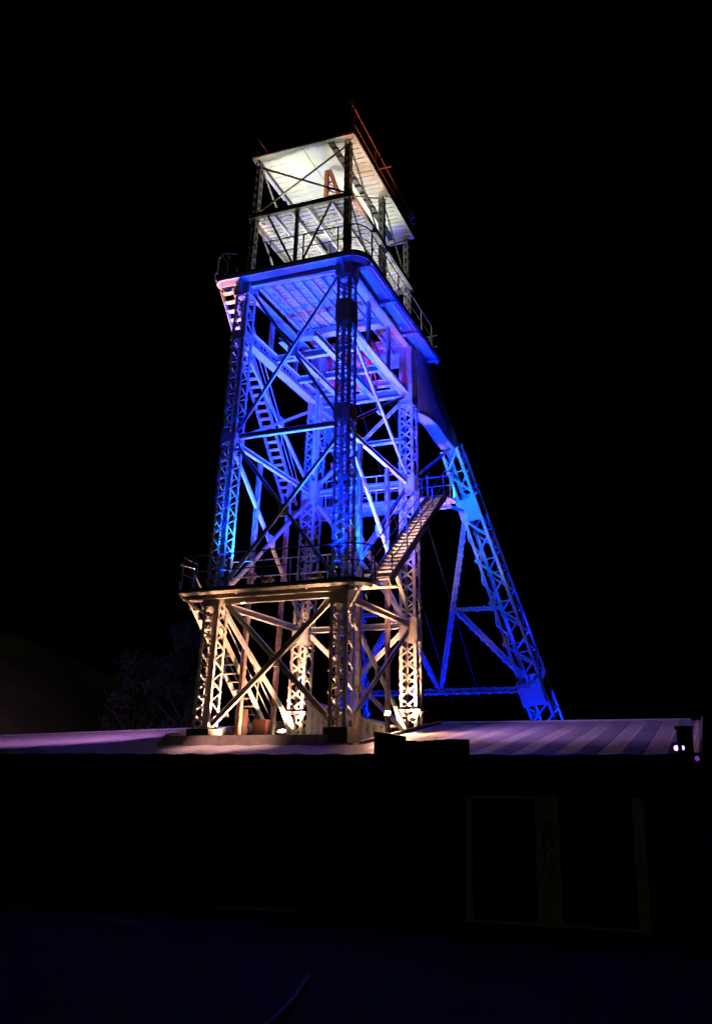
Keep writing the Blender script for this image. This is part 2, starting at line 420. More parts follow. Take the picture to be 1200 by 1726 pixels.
# latticed side girder with broad bottom flange at 16.4
for cu, sg in ((0, 1), (4, -1)):
    mb = MB()
    mb.angle((cu+sg*.2,.25,16.72),(cu+sg*.2,B-.25,16.72),.10,(0,0,1),-1,1)
    mb.bar((cu+sg*.2,.25,16.38),(cu+sg*.2,B-.25,16.38),.10,.014,(0,0,1),.05)
    y = .3
    while y < B-.5: mb.bar((cu+sg*.2,y,16.40),(cu+sg*.2,y+.2,16.70),.012,.05,(1,0,0)); mb.bar((cu+sg*.2,y+.2,16.70),(cu+sg*.2,y+.4,16.40),.012,.05,(1,0,0)); y += .4
    mb.bar((cu+sg*.06,.25,16.33),(cu+sg*.06,B-.25,16.33),.02,.36,(0,0,1))
    part(mb, 'lattice_girder')
# cross and inner beams below the sheave floor
for v in (1.9, 3.55, 4.75): 
    girder((.25,v,16.6),(3.75,v,16.6),.26,.16,'cross_beam')
girder((.25,B,16.5),(3.75,B,16.5),.34,.2,'cross_beam')
girder((.25,B+.1,14.6),(3.8,B+.1,14.6),.14,.2,'cross_beam')
for u in (1.35, 2.65): 
    mb = MB(); mb.ibeam((u,.3,16.35),(u,B-.2,16.35),.2,.2); part(mb, 'long_beam')
# vertical guide posts
for u, v, z0, z1, m in ((0,1.8,3.4,12.7,STEEL2),(0,3.85,3.4,12.7,STEEL2),(4,1.25,3.4,12.7,STEEL2),(4,3.5,3.4,12.7,STEEL2),
                        (0,1.84,16.5,18.2,STEEL),(0,3.63,16.5,18.2,STEEL),(4,1.84,16.5,18.2,STEEL),(4,3.63,16.5,18.2,STEEL)):
    mb = MB(); mb.channel((u,v,z0),(u,v,z1),.17,.10,(0,1,0),.014,1); part(mb, 'guide_post', m)
# guide rails of the cage in the shaft centre
for u, v in ((1.35,3.0),(2.65,3.0)):
    mb = MB(); mb.bar((u,v,12.6),(u,v,18.2),.10,.10); part(mb, 'cage_guide')

# ---- deck 1 (amber) : narrow front walkway with rounded end
def rounded_outline(u0, u1, v0, v1, r=.55, n=7):
    pts = [(u0, v0)]
    for i in range(n+1):
        a = -90+90*i/n; pts.append((u1-r+r*math.cos(R(a)), v0+r+r*math.sin(R(a))))
    pts += [(u1, v1), (u0, v1)]
    return pts
def outline_left(u0, u1, v0, v1, r=.4, n=5, rr=.55):
    pts = []
    for i in range(n+1):
        a = 180+90*i/n; pts.append((u0+r+r*math.cos(R(a)), v0+r+r*math.sin(R(a))))
    for i in range(n+3):
        a = -90+90*i/(n+2); pts.append((u1-rr+rr*math.cos(R(a)), v0+rr+rr*math.sin(R(a))))
    pts += [(u1, v1), (u0, v1)]
    return pts
D1 = 7.86
dk = outline_left(-1.05, 4.95, -.58, .28, .25, 5, .6)
mb = MB(); mb.prism([(x, y, D1) for x, y in dk], (0, 0, .035)); deck1 = part(mb, 'lower_walkway', STEEL)
mb = MB()
for a, b in zip(dk[:-3], dk[1:-2]): mb.bar((a[0],a[1],D1+.09),(b[0],b[1],D1+.09),.08,.012,(0,0,1))
mb.build('toe_board', DARKM, deck1)
mb = MB(); mb.ibeam((-.9,-.32,D1-.09),(4.5,-.32,D1-.09),.16,.08); mb.build('edge_beam', STEEL, deck1)
for u in (-.9, .9, 2.0, 3.1, 4.45):
    mb = MB(); mb.bar((u,-.5,D1-.04),(u,.2,D1-.04),.07,.05,(0,0,1)); mb.build('joist', STEEL, deck1)
for a, b in (((-.9,-.5,7.8),(-.2,0,7.2)),((4.7,-.3,7.8),(4.2,.05,7.3))):
    mb = MB(); mb.bar(a, b, .06, .06); mb.build('bracket', STEEL, deck1)
# landing at the left and for the right stair
mb = MB(); mb.box((4.2,.285,D1),(5.45,.60,D1+.035)); mb.build('landing_plate', STEEL, deck1)

# ---- railings
def railing(pts, hgt, nposts_gap=1.1, r=.022, m=DARKM, rails=(1.0, .55), name='railing', skip_last=False, outward=None):
    o = None
    mb = MB()
    for f in rails:
        ps = [V3(p)+V3((0,0,hgt*f)) for p in pts]; mb.path(ps, r if f == 1.0 else r*.8)
    o = part(mb, name, m)
    # posts
    d = 0; L = [0]
    for a, b in zip(pts[:-1], pts[1:]): L.append(L[-1]+(V3(b)-V3(a)).length)
    n_ = max(1, round(L[-1]/nposts_gap))
    for i in range(n_+1):
        t = L[-1]*i/n_; j = 0
        while j < len(L)-2 and L[j+1] < t: j += 1
        p = lerp(pts[j], pts[j+1], (t-L[j])/max(1e-6, L[j+1]-L[j]))
        q = MB(); q.tube(p, p+V3((0,0,hgt)), r*1.15); q.build('post', m, o)
    return o
front1 = [(x, y+.02, D1+.03) for x, y in dk[:-2]]
railing([(-.98,.25,D1)] + front1[3:], 1.08)
rl = MB(); rl.path([(-1.25,.5,D1+1.02),(-1.32,-.1,D1+1.0),(-1.05,-.35,D1+.98),(-.9,-.5,D1+.1)], .024); rl.path([(-1.3,-.1,D1+.5),(-.98,-.45,D1+.12)], .02); part(rl, 'stair_head_rail')
rl = MB(); rl.path([(.2,.25,D1+.55),(3.8,.25,D1+.55)], .02); rl.path([(.2,.25,D1+1.05),(3.8,.25,D1+1.05)], .02)
for u in (1.0, 2.2, 3.4): rl.tube((u,.25,D1),(u,.25,D1+1.05),.022)
part(rl, 'inner_rail')

# ---- stairs
def stair(a, b, width, n_, treadw=.24, rail_side=(1,), rail_h=.95, stringer=.22, railm=STEEL, rail_off=0.):
    """a: foot, b: head, centre line of the left stringer; width vector to the right stringer"""
    a = V3(a); b = V3(b); w = V3(width); 
    mb = MB(); mb.bar(a, b, stringer, .035, (0,0,1)); o = part(mb, 'staircase')
    mb = MB(); mb.bar(a+w, b+w, stringer, .035, (0,0,1)); mb.build('stringer', STEEL, o)
    run = V3((b.x-a.x, b.y-a.y, 0)).normalized()
    for i in range(n_):
        p = lerp(a, b, (i+.5)/n_); q = MB()
        q.hexa([p-run*treadw/2, p+run*treadw/2, p+run*treadw/2+w, p-run*treadw/2+w] + [x+V3((0,0,.03)) for x in (p-run*treadw/2, p+run*treadw/2, p+run*treadw/2+w, p-run*treadw/2+w)])
        q.build('tread', STEEL, o)
    for s_ in rail_side:
        off = w if s_ > 0 else V3((0,0,0)); q = MB(); up = V3((0,0,rail_h))
        q.tube(a+off+up, b+off+up, .024); q.tube(a+off+up*.55, b+off+up*.55, .019)
        for i in range(5): p = lerp(a, b, .04+.92*i/4)+off; q.tube(p, p+up, .022)
        q.build('handrail', railm, o)
    return o
# ground to walkway (left), walkway to middle landing (right), middle landing to upper deck (left)
stair((-.80,4.35,3.75), (-.80,-.28,7.80), (.55,0,0), 17, .22, (-1,1), .9, .17)
stair((4.72,.15,7.95), (4.72,5.75,12.30), (.62,0,0), 25, .26, (-1,1), .95, .24)
stair((-1.05,5.3,12.35), (-1.05,-.05,18.42), (.5,0,0), 27, .2, (1,), .9, .17)

# ---- middle landing
D2 = 12.28
mb = MB()
poly = [(-1.2,B+.3),(4.6,B+.3)] + [(5.5-.6+.6*math.cos(R(-90+90*i/6)), B+.3+.6+.6*math.sin(R(-90+90*i/6))) for i in range(7)] + [(5.5,B+1.2),(-1.2,B+1.2)]
mb.prism([(x, y, D2) for x, y in poly], (0,0,.04)); mid = part(mb, 'middle_landing')
for v in (B+.4, B+1.05):
    q = MB(); q.ibeam((-1.1,v,D2-.12),(5.3,v,D2-.12),.2,.1); q.build('edge_beam', STEEL, mid)
for u in (-.9,.5,1.9,3.3,4.7):
    q = MB(); q.bar((u,B+.3,D2-.05),(u,B+1.2,D2-.05),.08,.06,(0,0,1)); q.build('joist', STEEL, mid)
railing([(-1.15,B+1.15,D2),(5.4,B+1.15,D2)], 1.1, 1.3, .024, STEEL, (1.0,.66,.33))
railing([(.4,B+.35,D2),(3.6,B+.35,D2)], 1.1, 1.1, .022, STEEL, (1.0,.55))
rl = MB(); rl.path([(5.4,6.7,D2+1.1),(5.5,6.3,D2+1.1),(5.45,5.95,D2+1.0),(5.36,5.8,D2+.95)], .024); rl.tube((5.45,6.0,D2),(5.45,6.0,D2+1.1),.024); part(rl, 'stair_head_rail', STEEL)

# ---- deck 2 (blue underside)
D3 = 18.50
ring = outline_left(-1.15, 4.85, -.45, 7.15, .35, 5, .6)
mb = MB()
# plate in strips: front overhang, floor, right overhang, rear
fr_pts = [p for p in ring if p[1] < .2 and True]
front = outline_left(-1.15, 4.85, -.45, .22, .35, 5, .6)
mb.prism([(x, y, D3) for x, y in front], (0,0,.06))
mb.box((4.22,.222,D3),(4.85,7.15,D3+.06)); mb.box((0,B+.5,D3),(4.218,7.15,D3+.06))
deck2 = part(mb, 'upper_deck')
def rim(pts, zt, drop, inset, name, parent):
    mb = MB(); L = []
    for i, p in enumerate(pts):
        a = pts[max(0, i-1)]; b = pts[min(len(pts)-1, i+1)]
        t = V3((b[0]-a[0], b[1]-a[1], 0)).normalized(); L.append((V3((p[0], p[1], zt)), V3((p[0]-t.y*inset, p[1]+t.x*inset, zt-drop))))
    for (a, a2), (b, b2) in zip(L[:-1], L[1:]):
        u_ = V3((0, 0, .02)); mb.hexa([a2, b2, b, a, a2+u_, b2+u_, b+u_, a+u_])
    mb.build(name, STEEL, parent)
rim(dk[:-2], D1+.03, .10, .09, 'rim_plate', deck1)
mb = MB()
edge = front[:-2] + [(4.85, 3.0), (4.85, 7.15)]
rim(edge, D3+.10, .24, .16, 'fascia', deck2)
mb = MB()
for a, b in zip(edge[:-1], edge[1:]): mb.bar((a[0],a[1],D3+.16),(b[0],b[1],D3+.16),.07,.014,(0,0,1))
mb.build('toe_board', DARKM, deck2)
# rolled edge under the front overhang
for (p, q) in (((-.1,-.1,D3-.13),(4.1,-.1,D3-.13)),):
    mb = MB(); mb.ibeam(p, q, .26, .2); mb.build('edge_beam', STEEL, deck2)
for cu, sg in ((0, 1), (4, -1)):
    mb = MB(); mb.bar((cu,.25,D3-.21),(cu,B-.2,D3-.21),.02,.40,(0,0,1)); mb.bar((cu-sg*.1,.25,D3-.10),(cu-sg*.1,B-.2,D3-.10),.20,.016,(0,0,1)); mb.build('edge_beam', STEEL, deck2)
for v in (.1, 2.3, 4.5, 6.7):
    mb = MB(); mb.bar((4.2,v,D3-.09),(4.82,v,D3-.09),.16,.06,(0,0,1)); mb.bar((4.2,v,D3-.175),(4.82,v,D3-.175),.012,.16,(0,0,1)); mb.build('bracket', STEEL, deck2)
mb = MB(); mb.bar((.2,3.36,D3-.2),(3.8,3.36,D3-.2),.24,.34,(0,0,1)); mb.build('cross_girder', STEEL, deck2)
mb = MB(); mb.bar((4.80,.3,D3-.05),(4.80,7.1,D3-.05),.08,.05,(0,0,1)); mb.build('edge_beam', STEEL, deck2)
# planks
mb = MB(); y = .24
while y < 3.2:
    w_ = .17; a = .2; 
    mb.box((a, y, D3+random.uniform(0,.008)), (4.2, y+w_, D3+.05)); y += w_+.022
mb.build('planking', DECKM, deck2)
mb = MB(); y = 3.56
while y < B+.45:
    w_ = .16
    for a, b in ((.2,.75),(3.25,4.2)): mb.box((a, y, D3+random.uniform(0,.02)), (b, y+w_, D3+.05))
    if y > 4.9 or y < 3.9: mb.box((.75, y, D3+random.uniform(0,.02)), (3.25, y+w_*.9, D3+.05))
    y += w_+.045
mb.build('planking', DECKM, deck2)
for i in range(9):
    u = .42+i*.40
    mb = MB(); mb.bar((u,.25,D3-.06),(u,3.2,D3-.06),.11,.045,(0,0,1)); mb.build('joist', STEEL, deck2)
for u in (.75, 1.6, 2.4, 3.25):
    mb = MB(); mb.bar((u,3.5,D3-.08),(u,B+.4,D3-.08),.15,.10,(0,0,1)); mb.build('joist', STEEL, deck2)
# corner knee plates between legs and deck
for cu in (0, 4):
    mb = MB(); mb.box((cu-.30,-.30,17.95),(cu+.30,.30,18.30)); part(mb, 'leg_cap')
    mb = MB(); mb.prism([(cu-.04,-.44,18.47),(cu-.04,-.28,18.47),(cu-.04,-.28,17.9)], (.08,0,0)); part(mb, 'bracket')
railing([(-1.1,.2,D3+.06),(-1.1,-.2,D3+.06)] + [(x, y+.03, D3+.06) for x, y in front[3:-2]], 1.12, 1.25, .022, DARKM)
railing([(4.80,.3,D3+.06),(4.80,7.1,D3+.06),(3.2,7.1,D3+.06)], 1.12, 1.25, .022, STEEL)  # paler material than the front run puts its lit look into the colour
rl = MB(); rl.path([(-.6,.0,D3+1.3),(-1.0,-.2,D3+1.28),(-1.2,-.2,D3+1.1),(-1.2,-.2,D3+.5)], .028); rl.path([(-1.2,-.2,D3+.6),(-1.3,-.2,D3+.45),(-1.2,-.2,D3+.2)], .024); part(rl, 'stair_head_rail')
# sheave wheels with their bearing frame
def wheel(u, v, z, rad):
    o = MB(); n_ = 40
    def ring_pt(a, r_, du): return V3((u+du, v+r_*math.cos(a), z+r_*math.sin(a)))
    prof = [(rad, -.07), (rad, -.045), (rad-.06, 0), (rad, .045), (rad, .07), (rad-.13, .05), (rad-.13, -.05)]
    k = len(o.v); m_ = len(prof)
    for i in range(n_):
        a = 2*math.pi*i/n_; o.v += [o.T(ring_pt(a, r_, d_)) for r_, d_ in prof]
    for i in range(n_):
        for j in range(m_):
            j2 = (j+1) % m_; i2 = (i+1) % n_
            o.f.append((k+i*m_+j, k+i*m_+j2, k+i2*m_+j2, k+i2*m_+j))
    wob = part(o, 'sheave_wheel', RED)
    for i in range(8):
        a = 2*math.pi*i/8; q = MB(); q.bar(ring_pt(a, .1, 0), ring_pt(a, rad-.12, 0), .06, .05, (1,0,0)); q.build('spoke', RED, wob)
    q = MB(); q.tube((u-.16,v,z),(u+.16,v,z),.13,14); q.tube((u-.5,v,z),(u+.5,v,z),.05,10); q.build('hub', RED, wob)
wheel(2.95, 4.3, 17.25, .95); wheel(1.55, 4.3, 17.25, .95)
for u in (1.05, 2.05, 2.5, 3.4):
    mb = MB(); mb.ibeam((u,3.4,16.75),(u,B+.3,16.75),.16,.14); mb.box((u-.08,4.15,16.84),(u+.08,4.45,17.18)); part(mb, 'bearing_beam')

# ---- web plates joining leg heads to the backstays, with the arched cut
BT, BB = V3((4.17, 7.6, 18.0)), V3((6.225, 15.06, 6.0))
def stay(z, side=1):
    p = lerp(BT, BB, (18-z)/12.)
    return p if side > 0 else V3((4-p.x, p.y, p.z))
for side in (1, -1):
    cu = 4.05 if side > 0 else -.05
    top = [(cu, B+.28, 18.44), (cu, 8.05, 18.44)]
    outer = [stay(17.2, side)+V3((0,.34,0)), stay(16.2, side)+V3((0,.36,0))]
    innr = [stay(15.6, side)+V3((0,-.38,0))]
    uu = stay(16, side).x
    arch = []
    for i in range(9):
        a = R(90*i/8); arch.append((cu+(uu-cu)*(1-math.cos(R(90)-a))*.6, B+.28+ (stay(15.6).y-.42-B-.28)*(1-math.cos(a))**.8 if i else B+.28, 16.05-(.45)*(math.sin(a)-0) if False else 16.1-.55*(1-math.cos(a))**1.2))
    arch = [(cu+(uu-cu)*t, B+.28+(stay(15.4).y-.42-B-.28)*t, 15.72+.16*math.sin(math.pi*min(1,t*1.3))*(t<.77)-.32*max(0,(t-.45)/.55)**1.4) for t in [j/10 for j in range(11)]]
    poly = [tuple(p) for p in top] + [(p.x, p.y, p.z) for p in outer] + [tuple(stay(15.4, side)+V3((0,.38,0)))] + list(reversed(arch))
    for du in (-.28, .28):
        mb = MB(); mb.prism([(p[0]+du, p[1], p[2]) for p in poly], (.016*side,0,0))
        for p, q in zip(poly[:-1], poly[1:]):
            L = (V3(q)-V3(p)).length
            nn = int(L/.1)
            for i in range(nn):
                c_ = lerp(p, q, (i+.5)/nn); cc = sum((V3(t) for t in poly), V3())/len(poly); c_ = c_+(cc-c_).normalized()*.06
                mb.box((c_.x+du+.016*side-.003, c_.y-.014, c_.z-.014), (c_.x+du+.016*side+.014, c_.y+.014, c_.z+.014))
        part(mb, 'web_plate')
    mb = MB(); mb.ribbon([(p[0]-.29, p[1], p[2]-.004) for p in arch], (.58,0,0), .014); part(mb, 'arch_flange')
    mb = MB(); mb.ribbon([(cu-.29, 8.06, 18.44)] + [(p.x-.29, p.y, p.z) for p in outer] + [tuple(stay(15.4, side)+V3((-.29,.385,0)))], (.58,0,0), .014); part(mb, 'back_flange')

# ---- backstays: inclined lattice box legs
def lattice_box(p, q, su, sv, pitch, chord=.10, lw=.06, ref=(1,0,0), depth=0., flare=1.):
    p = V3(p); q = V3(q); d = (q-p).normalized(); a = (V3(ref)-d*d.dot(V3(ref))).normalized(); b = d.cross(a).normalized()
    mb = MB(); L = (q-p).length
    cs = {}
    for i, j in ((-1,-1),(1,-1),(1,1),(-1,1)):
        o_ = a*(i*su/2)+b*(j*sv/2); cs[(i, j)] = o_; oq = o_*flare
        mb.bar(p+o_-a*i*chord/2, q+oq-a*i*chord/2, chord, .014, tuple(a)); mb.bar(p+o_-b*j*(chord/2+.007), q+oq-b*j*(chord/2+.007), .014, chord-.014, tuple(a))
    for c0, c1, nn, ph in (((-1,-1),(1,-1),-b,0),((-1,1),(1,1),b,1),((-1,-1),(-1,1),-a,1),((1,-1),(1,1),a,0)):
        n_ = max(2, round(L/pitch))
        for k_ in range(n_):
            s0, s1 = L*k_/n_, L*(k_+1)/n_
            x, y = (c0, c1) if (k_+ph) % 2 == 0 else (c1, c0)
            f0, f1 = 1+(flare-1)*s0/L, 1+(flare-1)*s1/L
            P_ = p+d*s0+cs[x]*f0+nn*.014; Q_ = p+d*s1+cs[y]*f1+nn*.014
            mb.bar(P_, Q_, .012, lw, tuple(nn))
            if depth: mb.bar(P_, Q_, depth, .012, tuple(nn), -depth/2-.007, -lw/2+.006)
            if k_ % 2 == ph: mb.bar(P_+nn*.02-(Q_-P_).normalized()*.0, P_+nn*.02+(cs[y]-cs[x])*f0, .03, .05, tuple(nn))
    return mb, a, b, d
for side in (1, -1):
    p, q = stay(15.55, side), stay(.15, side)
    mb, a, b, d = lattice_box(p, q, .80, .94, .95, .13, .085, depth=.06, flare=1.5)
    bs = part(mb, 'backstay')
    for zc, ln in ((13.35, .95), (6.15, .9)):
        c_ = stay(zc, side); g = MB(); f_ = 1+.5*(15.55-zc)/15.4
        for nn, tt, s1, s2 in ((a, b, .40*f_, .94*f_), (-a, b, .40*f_, .94*f_), (b, a, .47*f_, .80*f_), (-b, a, .47*f_, .80*f_)):
            g.bar(c_+nn*(s1+.03)-d*ln/2, c_+nn*(s1+.03)+d*ln/2, .012, s2, tuple(nn))
            for i in range(int(ln/.1)):
                for s_ in (-1, 1):
                    e_ = c_+nn*(s1+.042)+d*(-ln/2+.05+i*.1)+tt*s_*(s2/2-.05); g.bar(e_-d*.014, e_+d*.014, .02, .028, tuple(nn))
        g.build('gusset_plate', STEEL, bs)
    g = MB(); e_ = stay(.15, side); g.box((e_.x-.6, e_.y-.6, .0), (e_.x+.6, e_.y+.6, .15)); g.build('base_plate', STEEL, bs)
    # ladder pegs and brackets along the outer edge
    # K bracing in the plane of the two stays
    m6 = V3((2, stay(6.15).y, 6.15)); top_ = stay(13.2, side); midp = lerp(m6, top_, .47)
    inn = V3((-.3*side, 0, 0))
    for P_, Q_, w_ in ((m6, top_+inn, .16), (midp, stay(midp.z, side)+inn, .14), (midp, stay(6.7, side)+inn, .2)):
        mb, *_ = lattice_box(P_, Q_, w_, w_, .34, .05, .035, (0,0,1)); part(mb, 'lattice_strut')
    mb, *_ = lattice_box(m6, stay(6.15, side)+inn, .22, .22, .25, .05, .03, (0,0,1)); part(mb, 'lattice_strut')
    # ties back to the tower
    cu = 4.15 if side > 0 else -.15
    mb = MB(); mb.tube((4.9 if side > 0 else -.9, B+1.1, 12.25), stay(13.2, side)+inn, .06, 10); part(mb, 'tie_tube')
    mb = MB(); mb.channel((cu+.05*side, B+.5, 13.35), stay(15.4, side)+V3((0,-.4,0)), .12, .06, (1,0,0), .012); part(mb, 'brace')
    mb = MB(); mb.ibeam((cu,B+.28,4.05),(cu,B+.28,4.05+.0001),.1,.1)
# lower rear tie: from right leg at 6 m to mid strut
# hoisting ropes running down to the winder
for u, pv in ((2.95, 1), (1.55, 1)):
    mb = MB(); mb.tube((u, 5.25, 17.4), (u, 24.5, .3), .013, 6); part(mb, 'hoist_rope', ROPE)

# ---- cabin on top
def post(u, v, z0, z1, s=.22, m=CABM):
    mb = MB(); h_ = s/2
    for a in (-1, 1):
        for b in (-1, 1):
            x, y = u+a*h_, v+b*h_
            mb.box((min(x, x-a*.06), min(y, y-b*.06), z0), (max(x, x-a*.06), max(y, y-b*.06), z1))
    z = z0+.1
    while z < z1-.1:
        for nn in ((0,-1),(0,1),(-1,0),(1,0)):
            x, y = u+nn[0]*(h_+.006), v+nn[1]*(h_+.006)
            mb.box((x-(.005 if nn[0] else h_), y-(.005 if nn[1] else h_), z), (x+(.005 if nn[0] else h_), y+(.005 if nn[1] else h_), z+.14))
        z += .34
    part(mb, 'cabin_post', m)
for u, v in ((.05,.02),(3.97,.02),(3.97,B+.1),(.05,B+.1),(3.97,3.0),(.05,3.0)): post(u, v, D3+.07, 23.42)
ZF, ZR = 21.2, 23.45
def ribbed(mb, u0, u1, v0, v1, z, w_=.16, gap=.03, t=.04):
    y = v0
    while y < v1-.02:
        mb.box((u0, y, z+random.uniform(0,.012)), (u1, min(y+w_, v1), z+t)); y += w_+gap
# cabin floor
mb = MB(); ribbed(mb, -.1, 1.55, -.05, 5.7, ZF); ribbed(mb, 2.35, 4.15, -.05, 5.7, ZF)
ribbed(mb, 1.555, 2.345, -.05, 1.4, ZF); ribbed(mb, 1.555, 2.345, 4.2, 5.7, ZF)
fl = part(mb, 'cabin_floor', DECKM)
for p, q in (((-.15,-.1,ZF-.09),(4.2,-.1,ZF-.09)),((-.15,5.75,ZF-.09),(4.2,5.75,ZF-.09)),((-.13,0,ZF-.09),(-.13,5.65,ZF-.09)),((4.18,0,ZF-.09),(4.18,5.65,ZF-.09))):
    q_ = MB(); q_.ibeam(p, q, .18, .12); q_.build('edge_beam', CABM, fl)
for u in (.85, 1.6, 2.3, 3.3):
    q_ = MB(); q_.ibeam((u,0,ZF-.08),(u,5.6,ZF-.08),.14,.09); q_.build('joist', STEEL, fl)
for v in (1.45, 4.15):
    q_ = MB(); q_.bar((1.65,v,ZF-.07),(2.25,v,ZF-.07),.12,.06,(0,0,1)); q_.build('joist', STEEL, fl)
# cabin roof
cr = MB(); cr.box((-.15,-.3,ZR+.05),(4.32,5.72,ZR+.09)); cr = part(cr, 'cabin_roof', DARKM)
for a_, b_, w_, g_ in ((.12, 1.05, .26, .025), (3.42, 4.22, .2, .03)): mb = MB(); ribbed(mb, a_, b_, -.26, 5.55, ZR, w_, g_, .03); mb.build('ceiling_boarding', PALE, cr)
q_ = MB(); q_.box((1.055,-.26,ZR-.012),(2.06,5.55,ZR+.03)); q_.box((2.09,-.26,ZR-.014),(3.14,5.55,ZR+.03)); q_.build('ceiling_panel', PALE, cr)
q_ = MB()
for p, q in (((-.13,-.22,ZR+.02),(4.3,-.22,ZR+.02)),((4.28,-.2,ZR+.02),(4.28,5.65,ZR+.02)),((-.1,-.2,ZR+.02),(-.1,5.65,ZR+.02)),((-.1,5.65,ZR+.02),(4.3,5.65,ZR+.02))): q_.bar(p, q, .06, .12, (0,0,1))
q_.build('edge_trim', PALE, cr)
q_ = MB()
for i in range(13):
    y = .15+i*.4; q_.box((3.16,y,ZR-.05),(3.40,y+.24,ZR+.02))
q_.box((3.15,-.05,ZR+.022),(3.41,5.5,ZR+.03)); q_.build('slot_track', DARKM, cr)
# cabin bracing
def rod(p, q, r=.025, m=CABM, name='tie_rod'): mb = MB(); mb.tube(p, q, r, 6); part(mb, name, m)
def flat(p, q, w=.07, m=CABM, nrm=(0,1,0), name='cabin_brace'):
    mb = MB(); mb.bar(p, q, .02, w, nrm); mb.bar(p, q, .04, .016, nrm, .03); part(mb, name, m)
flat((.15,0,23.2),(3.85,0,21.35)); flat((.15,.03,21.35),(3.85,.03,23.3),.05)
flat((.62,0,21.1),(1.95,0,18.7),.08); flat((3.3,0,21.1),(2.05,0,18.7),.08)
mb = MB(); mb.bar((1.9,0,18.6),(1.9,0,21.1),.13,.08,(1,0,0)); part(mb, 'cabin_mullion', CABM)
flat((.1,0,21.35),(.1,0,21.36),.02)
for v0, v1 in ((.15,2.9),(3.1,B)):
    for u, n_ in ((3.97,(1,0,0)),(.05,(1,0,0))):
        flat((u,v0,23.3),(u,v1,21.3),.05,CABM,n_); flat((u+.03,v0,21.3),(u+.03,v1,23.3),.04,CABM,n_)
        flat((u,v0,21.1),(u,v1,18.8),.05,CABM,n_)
for v in (B+.1,): 
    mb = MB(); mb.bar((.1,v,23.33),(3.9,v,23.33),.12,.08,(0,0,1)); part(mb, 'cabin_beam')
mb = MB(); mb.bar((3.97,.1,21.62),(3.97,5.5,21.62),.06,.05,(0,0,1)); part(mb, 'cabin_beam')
# red guard frame of the rope deflector standing on the cabin floor
mb = MB()
a0, a1, ap = V3((2.55,.9,ZF+.05)), V3((3.45,.9,ZF+.05)), V3((2.55,.9,23.25))
for dv in (0,):
    o_ = V3((0,dv,0)); mb.bar(a0+o_, ap+o_, .15, .12, (1,0,0)); mb.bar(a1+o_, ap+V3((.12,0,0))+o_, .15, .12, (1,0,0))
    for t in (.15,.3,.45,.6,.75): mb.bar(lerp(a0, ap, t)+o_, lerp(a1, ap, t)+o_, .05, .04, (0,0,1)); mb.bar(lerp(a0, ap, t)+o_, lerp(a1, ap, t-.12)+o_, .04, .03, (0,0,1))
0 and mb.hexa([a1, a1+V3((0,.5,0)), a1+V3((.05,.5,0)), a1+V3((.05,0,0)), ap+V3((.2,0,0)), ap+V3((.2,.5,0)), ap+V3((.25,.5,0)), ap+V3((.25,0,0))])
part(mb, 'deflector_frame', ORANGE)
mb = MB(); mb.box((2.0,1.6,18.9),(2.5,2.1,20.1)); mb.box((2.6,1.7,18.9),(3.0,2.2,19.6)); mb.tube((2.25,1.85,20.1),(2.25,1.85,20.9),.08,8); part(mb, 'winch_housing', CURBM)
# roof railing and masthead
rl = MB()
for z in (.55, 1.25): rl.path([(4.25,-.1,ZR+z),(4.25,5.5,ZR+z*.85)], .035)
for v in (-.1,1.8,3.6,5.5): rl.tube((4.25,v,ZR+.09),(4.25,v,ZR+1.15),.025)
rl.bar((3.9,1.9,ZR+.3),(4.9,1.9,ZR+.3),.04,.05); part(rl, 'roof_railing', ORANGE)
rl = MB()
for z in (.5, 1.0): rl.path([(-.1,-.1,ZR+z),(-.1,5.5,ZR+z)], .025)
for v in (-.1,2.7,5.5): rl.tube((-.1,v,ZR+.09),(-.1,v,ZR+1.0),.025)
part(rl, 'roof_railing', ORANGE)
mb = MB(); mb.tube((4.05,.0,ZR+.09),(4.05,.0,ZR+1.55),.03); part(mb, 'mast', ORANGE)
mb = MB(); mb.tube((4.05,.0,ZR+1.45),(4.05,.0,ZR+1.72),.12,10); mb.tube((4.05,.0,ZR+1.72),(4.05,.0,ZR+1.80),.12,10,.05); part(mb, 'mast_head', ORANGE)
mb = MB(); mb.tube((4.25,5.5,ZR+.1),(4.25,5.5,ZR+.95),.02)
for i in range(12):
    a = i*2.4; mb.tube((4.25,5.5,ZR+.45+i*.05),(4.25+.2*math.cos(a),5.5+.2*math.sin(a),ZR+.55+i*.05),.018,5)
part(mb, 'lightning_spike', PALE)

# ---- fittings inside the foot of the tower
hut = MB(G)
n_ = 26
for i in range(n_):
    a = .9+2.6*i/n_; b = .9+2.6*(i+1)/n_; za = 5.0-.3*(a-.9); zb = 5.0-.3*(b-.9); o_ = .035*(i % 2)
    hut.hexa([(a,4.3-o_,3.37),(b,4.3-o_,3.37),(b,4.36,3.37),(a,4.36,3.37),(a,4.3-o_,za),(b,4.3-o_,zb),(b,4.36,zb),(a,4.36,za)])
hut.hexa([(.8,4.15,5.03),(3.6,4.15,4.19),(3.6,5.1,4.19),(.8,5.1,5.03),(.8,4.15,5.10),(3.6,4.15,4.26),(3.6,5.1,4.26),(.8,5.1,5.10)])
hut.box((.92,4.37,3.37),(.97,5.0,4.9)); hut.box((3.42,4.37,3.37),(3.47,5.0,4.2))
tag(hut.build('shaft_cover', HUTM), 'low corrugated lean-to with a sloping roof between the tower legs', 'lean-to')
bx = MB(G); bx.tube((-.42,2.6,3.37),(-.42,2.6,4.72),.21,18); bx.tube((-.42,2.6,4.05),(-.42,2.6,4.10),.235,18); bx.box((-.2,2.9,3.37),(.25,3.2,4.42))
tag(bx.build('rusty_tank', TANKM), 'rust orange tank and cabinet at the foot of the lowest stair', 'tank')

